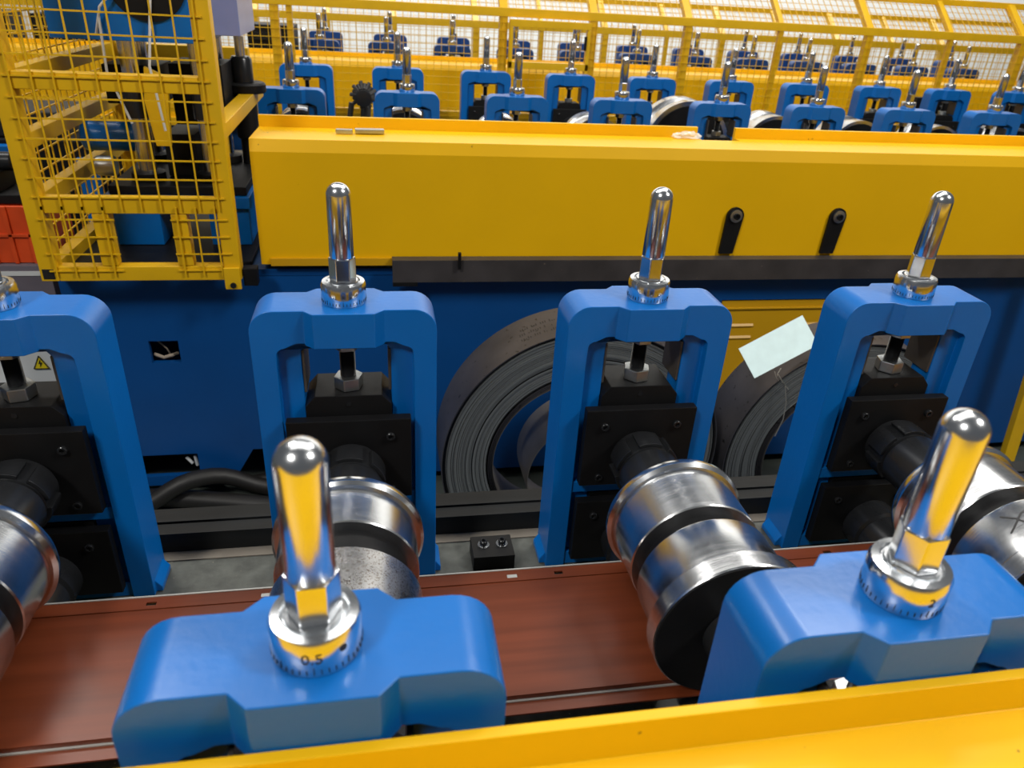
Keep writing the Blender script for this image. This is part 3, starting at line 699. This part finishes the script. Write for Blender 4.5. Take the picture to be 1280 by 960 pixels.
# press
PX, PY, PZ = -0.68, 2.9, 0.75
t = empty('stamping_press', (PX, PY, PZ), 'blue punching press with steel guide columns inside the yellow guard', 'press')
def pb(name, x0, x1, y0, y1, z0, z1, m, bev=0.003, par=None):
    return MB().box(x0 - PX, x1 - PX, y0 - PY, y1 - PY, z0 - PZ, z1 - PZ).build(name, m, par or t, bevel=bev)
pb('base_plate', -0.97, -0.41, 2.45, 3.25, 0.8855, 0.900, BLACK)
pb('riser', -0.86, -0.715, 2.62, 2.80, 0.9015, 1.03, BLUE)
pb('riser', -0.56, -0.43, 2.62, 2.80, 0.9015, 1.03, BLUE)
pb('bolster', -0.88, -0.42, 2.60, 3.15, 1.0315, 1.070, BLUE)
pb('die_plate', -0.86, -0.43, 2.62, 3.10, 1.0715, 1.10, BLACK)
pb('ram_plate', -0.93, -0.505, 2.60, 3.12, 1.535, 1.72, BLUE)
pb('ram_plate', -0.50, -0.395, 2.62, 2.95, 1.56, 1.72, LILAC).__setitem__('label', 'pale blue side plate')
MB().lathe([(0.11, 2.60 - PY), (0.11, 2.592 - PY), (0.08, 2.592 - PY)], 'y', (-0.64 - PX, 0, 1.70 - PZ), 40).build('bore_ring', BLACK, t)
def column(x, y, r=0.028, rb=0.040):
    c = MB().cyl(r, 1.1015 - PZ, 1.5345 - PZ, 'z', (x - PX, y - PY, 0), 28).build('guide_column', CHROME, t)
    MB().lathe([(rb, 1.30 - PZ), (rb, 1.418 - PZ), (rb * 0.9, 1.425 - PZ), (rb * 0.75, 1.425 - PZ)], 'z', (x - PX, y - PY, 0), 28).build('bushing', BLACK_S, c)
    MB().lathe([(rb * 1.35, 1.1015 - PZ), (rb * 1.35, 1.125 - PZ), (rb, 1.13 - PZ)], 'z', (x - PX, y - PY, 0), 28).build('foot_ring', BLACK, c)
column(-0.755, 2.72); column(-0.545, 2.72, 0.03); column(-0.80, 3.02); column(-0.55, 3.02)
pb('upper_die', -0.86, -0.69, 2.78, 2.98, 1.33, 1.45, BLACK)
pb('upper_die', -0.655, -0.49, 2.775, 2.98, 1.27, 1.46, BLACK)
pb('lower_die', -0.70, -0.60, 2.76, 2.98, 1.1015, 1.24, BLACK)
b1 = MB().prism([(-0.70 - PX, 1.22 - PZ), (-0.655 - PX, 1.22 - PZ), (-0.645 - PX, 1.33 - PZ), (-0.635 - PX, 1.43 - PZ), (-0.70 - PX, 1.46 - PZ), (-0.715 - PX, 1.36 - PZ)], 'y', 2.66 - PY, 2.68 - PY).build('bracket', YEL_FR, t, bevel=0.002)
b1['label'] = 'yellow folded bracket'
MB().cyl(0.05, -0.10, 0.10, 'x', (-0.86 - PX, 2.80 - PY, 1.225 - PZ), 24, ch=0.006).build('motor', BLUE, t)
MB().cyl(0.032, -0.03, 0.03, 'x', (-0.87 - PX, 2.68 - PY, 1.150 - PZ), 20, ch=0.004).build('coupling', ZINC, t)
mb = MB()
for k, (x0, z0, x1, z1) in enumerate([(-0.78, 1.60, -0.745, 1.30), (-0.63, 1.66, -0.65, 1.28), (-0.70, 1.70, -0.80, 1.55)]):
    mb.tube([(x0 - PX, 2.585 - PY, z0 - PZ), ((x0 + x1) / 2 - 0.02 - PX, 2.575 - PY, (z0 + z1) / 2 - PZ), (x1 - PX, 2.60 - PY, z1 - PZ)], 0.004, 8)
tag(mb.build('air_line', WHITE, t), 'thin pale air lines')
# pillar with flanged cap just outside the guard
pt = t; t = empty('pillar', (0.28, 0.10, 0), None, None); t.parent = pt
MB().lathe([(0.030, 0.136), (0.030, 0.44)], 'z', (-0.06, 0, 0), 28).build('column', BLACK_S, t)
MB().lathe([(0.036, 0.44), (0.040, 0.445), (0.040, 0.585), (0.034, 0.60)], 'z', (-0.06, 0, 0), 28).build('sleeve', BLACK, t)
MB().lathe([(0.068, 0.600), (0.072, 0.605), (0.072, 0.628), (0.066, 0.634)], 'z', (-0.055, 0, 0), 36).build('collar', BLACK, t)
MB().lathe([(0.037, 0.635), (0.037, 0.71), (0.030, 0.72)], 'z', (-0.06, 0, 0), 28).build('sleeve', BLACK_S, t)
MB().lathe([(0.017, 0.72), (0.017, 0.785)], 'z', (-0.06, 0, 0), 24).build('rod', CHROME, t)
# ram/gear block low in the gap
MB().box(-0.02, 0.1, -0.1, 0.12, 0.136, 0.30).build('base_block', BLACK, t, bevel=0.003)

# ------------------------------------------------------------------ tall guard fence (in front of the last machine)
def fence(name, label, Y, x0, x1, zb, zm, zt, dy, posts, thin, pw, pitch, wr, skip=None, low_rail=True):
    t = empty(name, (x0, Y, zb), label, 'guard fence')
    def B(n, xa, xb, ya, yb, za, zc): return MB().box(xa - x0, xb - x0, ya - Y, yb - Y, za - zb, zc - zb).build(n, YEL_FR, t, bevel=0.003)
    def R(n, p, q, w_, h_): return MB().bar(Vector(p) - Vector((x0, Y, zb)), Vector(q) - Vector((x0, Y, zb)), w_, h_).build(n, YEL_FR, t, bevel=0.003)
    for p in posts: 
        B('post', p - pw / 2, p + pw / 2, Y, Y + pw, zb - 0.25 if low_rail else 0.0, zm)
        R('sloping_post', (p, Y + pw / 2, zm + pw / 2), (p, Y + dy, zt), pw, pw * 0.8)
    for p in thin:
        B('post', p - pw * 0.35, p + pw * 0.35, Y + 0.004, Y + pw * 0.7, zb, zm); R('sloping_post', (p, Y + pw / 2, zm + pw / 2), (p, Y + dy, zt), pw * 0.7, pw * 0.7)
    for za, wd in ((zm, pw), (zb, pw)):
        seg = sorted([x0, x1] + [])
        B('rail', x0, x1, Y - 0.004, Y + pw * 0.8, za, za + wd)
    for f in (1.0,):
        R('rail', (x0, Y + dy * f, zm + (zt - zm) * f), (x1, Y + dy * f, zm + (zt - zm) * f), pw * 0.8, pw * 0.8)
    mb = MB(); x = x0
    while x < x1:
        mb.box(x - wr - x0, x + wr - x0, -0.008, -0.008 + 2 * wr, 0, zm - zb)
        mb.bar((x - x0, 0.0, zm - zb + 0.02), (x - x0, dy, zt - zb), 2 * wr, 2 * wr); x += pitch
    z = zb + pitch * 0.5
    while z < zm: mb.box(0, x1 - x0, -0.012, -0.012 + 2 * wr, z - wr - zb, z + wr - zb); z += pitch
    n = max(1, int(math.hypot(dy, zt - zm) / pitch))
    for k in range(1, n):
        f = k / n; mb.box(0, x1 - x0, dy * f - wr, dy * f + wr, zm - zb + (zt - zm) * f - wr + 0.004, zm - zb + (zt - zm) * f + wr + 0.004)
    tag(mb.build('wire_mesh', YEL_FR, t, smooth=False), kind='stuff')
    return t
fence('guard_fence', 'nearer tall yellow wire-mesh guard fence behind the small blue stands', 5.0, -3.4, 6.6, 0.96, 1.565, 1.79, 0.26,
      [-2.2, -0.555, 0.798, 1.367, 1.992, 3.269, 4.45, 5.7], [-1.45, -0.47, 2.63, 3.88], 0.05, 0.046, 0.0017)
fence('guard_fence', 'farther yellow wire-mesh guard fence, against the white wall', 7.95, -4.6, 9.6, 0.95, 1.345, 1.63, 0.35,
      [-4.0, -2.6, -1.06, 0.21, 1.0, 2.3, 3.55, 4.85, 6.1, 7.4, 8.7], [-0.4, 1.65, 2.95, 4.2, 5.5], 0.060, 0.055, 0.0018)
# narrow gate set into the nearer fence
gx0, gx1 = 0.83, 1.34
t = empty('fence_gate', (gx0, 4.975, 0.98), 'narrow yellow mesh gate with its own lower top rail, in the nearer fence', 'gate')
def G(n, xa, xb, za, zc): return MB().box(xa - gx0, xb - gx0, -0.02, 0.02, za - 0.98, zc - 0.98).build(n, YEL_FR, t, bevel=0.002)
G('rail', gx0, gx1, 1.515, 1.555); G('rail', gx0, gx1, 1.33 - 0.05, 1.33 - 0.01); G('stile', gx0, gx0 + 0.022, 0.98, 1.514); G('stile', gx1 - 0.022, gx1, 0.98, 1.514)
MB().box(0.47, 0.485, -0.035, -0.021, 0.42, 0.50).build('handle', BLACK, t, bevel=0.002)

# ------------------------------------------------------------------ last machine: cover, stands
t = empty('drive_cover', (0, 5.9, 0.0), 'yellow box cover of the last machine, behind the nearer mesh fence', 'machine cover')
MB().prism([(-0.3, 0.80), (-0.3, 1.19), (-0.28, 1.222), (0.0, 1.220), (0.0, 1.252), (0.02, 1.252), (0.02, 0.80)], 'x', -3.2, 8.5).build('folded_sheet', YEL, t, smooth=False)
MB().box(-3.2, 8.5, -0.33, -0.29, 0.78, 0.83).build('edge_rail', YEL_FR, t, bevel=0.002)
for k in range(-1, 11):
    n = k + 1
    s_ = place_stand(0.113 + 0.5 * k - 0.0, 6.35, math.pi, 'tiny blue stand behind the mesh fence, front row of last machine, %s from left' % ORD[n], 'front row stands of the last machine')
    darken_backlit(s_)
for k in range(-1, 11):
    s_ = place_stand(0.16 + 0.55 * k, 7.25, 0, 'tiny blue stand behind the mesh fence, back row of last machine, %s from left' % ORD[k + 1], 'back row stands of the last machine')
    darken_backlit(s_)

tag(MB().box(-3.2, 8.5, 5.95, 7.6, 0.0, 0.75).build('machine_bed', BLUE_BED, smooth=False), 'blue bed under the tiny stands of the last machine', 'machine bed')
MB().box(-3.2, 8.5, -0.20, -0.10, 0.0, 0.79).build('support', BLUE_BED, t, smooth=False)
# dark cabinets at far left behind the fence
for (x0, x1, l) in ((-2.9, -2.45, 'dark machine cabinet behind the mesh, far left'), (-2.3, -1.75, 'dark machine cabinet behind the mesh beside the press guard'), (-0.88, -0.55, 'dark slatted cabinet just right of the press guard, seen through mesh')):
    t = empty('machine_cabinet', ((x0 + x1) / 2, 6.3, 0.75), l, 'cabinet', 'dark cabinets behind the fence')
    hw = (x1 - x0) / 2
    MB().box(-hw, hw, -0.15, 0.15, 0, 0.64).build('housing', BLACK, t, bevel=0.004)
    for k in range(5): MB().box(-hw * 0.9, hw * 0.9, -0.165, -0.151, 0.10 + 0.11 * k, 0.15 + 0.11 * k).build('slat', DKGREY, t, bevel=0.002)

# ------------------------------------------------------------------ things stacked at the left edge
t = empty('control_cabinet', (-1.27, 2.72, 0), 'white control cabinet with a yellow warning triangle, left edge', 'cabinet')
MB().box(-0.20, 0.135, -0.12, 0.2, 0, 0.60).build('housing', WHITE, t, bevel=0.004)
MB().prism([(0.055, 0.455), (0.105, 0.455), (0.080, 0.505)], 'y', -0.1245, -0.1205).build('warning_sign', SIGNY, t, smooth=False)
mb = MB()
for (a, b_, c, d) in ((0.055, 0.455, 0.105, 0.455), (0.105, 0.455, 0.080, 0.505), (0.080, 0.505, 0.055, 0.455)):
    mb.bar((a, -0.1255, b_), (c, -0.1255, d), 0.002, 0.003)
mb.prism([(0.082, 0.492), (0.074, 0.475), (0.080, 0.476), (0.077, 0.462), (0.087, 0.480), (0.081, 0.480)], 'y', -0.127, -0.1247)
mb.build('sign_symbol', INK, t, smooth=False)
t = empty('carton', (-1.25, 2.72, 0.602), 'mauve-grey printed carton on the white control cabinet, left edge', 'carton')
MB().box(-0.22, 0.165, -0.12, 0.2, 0, 0.235).build('box', CARTON, t, bevel=0.003)
for k in range(4): MB().box(0.03, 0.12 - 0.02 * (k % 2), -0.1225, -0.1205, 0.06 + 0.025 * k, 0.068 + 0.025 * k).build('print_line', INK, t, smooth=False)
MB().box(-0.22, 0.165, -0.124, -0.1205, 0.20, 0.215).build('tape', WHITE, t, smooth=False)
t = empty('crate', (-1.24, 2.74, 0.839), 'orange plastic crate on the mauve-grey carton, left edge', 'crate')
for (a, b_, c, d) in ((-0.2, 0.15, -0.12, -0.105), (-0.2, 0.15, 0.13, 0.145), (-0.2, -0.185, -0.104, 0.129), (0.135, 0.15, -0.104, 0.129)):
    MB().box(a, b_, c, d, 0.0, 0.19).build('side', ORANGE, t, bevel=0.003)
MB().box(-0.184, 0.134, -0.104, 0.129, 0.0, 0.01).build('floor_panel', ORANGE, t)
for k in range(6): MB().box(-0.19 + 0.06 * k, -0.178 + 0.06 * k, -0.128, -0.1205, 0.0, 0.19).build('rib', ORANGE, t, bevel=0.001)
MB().box(-0.2, 0.15, -0.128, -0.1205, 0.09, 0.10).build('rib', ORANGE, t, bevel=0.001)
t = empty('tool_head', (-1.22, 2.74, 1.031), 'black machine tool head resting on the orange crate, left edge', 'machine part')
MB().box(-0.16, 0.10, -0.10, 0.10, 0, 0.03).build('base', BLACK, t, bevel=0.003)
MB().box(-0.12, 0.02, -0.08, 0.08, 0.031, 0.09).build('body', BLACK, t, bevel=0.004)
MB().cyl(0.03, -0.14, 0.05, 'x', (0, 0, 0.115), 18, ch=0.004).build('barrel', BLACK_S, t)
t = empty('wrapped_pallet', (-1.98, 3.9, 0), 'white wrapped pallet load with a beige band, behind the guard at the left edge', 'pallet load')
MB().box(-0.35, 0.25, -0.2, 0.3, 0.10, 0.72).build('load', WHITE, t, bevel=0.006)
MB().box(-0.352, 0.252, -0.203, 0.302, 0.722, 0.80).build('band', BEIGE, t, bevel=0.004)
MB().box(-0.35, 0.25, -0.2, 0.3, 0.802, 1.12).build('load', WHITE, t, bevel=0.006)
MB().box(-0.36, 0.26, -0.21, 0.31, 0.0, 0.099).build('pallet', BEIGE, t, bevel=0.004)

t = empty('uncoiler', (-1.33, 3.75, 0), 'dark machine with a blue arm, seen through the left side of the guard', 'machine')
MB().box(-0.34, 0.30, -0.15, 0.30, 0, 1.05).build('housing', BLACK, t, bevel=0.01)
MB().box(-0.25, -0.15, -0.20, -0.151, 0.4, 1.03).build('arm', BLUE, t, bevel=0.004)
MB().box(0.05, 0.13, -0.20, -0.151, 0.5, 0.98).build('arm', BLUE, t, bevel=0.004)
MB().box(-0.30, 0.0, -0.12, 0.2, 1.051, 1.16).build('motor_box', RUBBER, t, bevel=0.01)

# leaning yellow bar at the right edge
t = tag(MB().bar((2.640, 2.28, 0.006), (2.545, 2.30, 0.99), 0.058, 0.03).build('yellow_post', YEL_FR, bevel=0.003), 'flat yellow bar leaning against the blue bed at the right edge', 'bar')
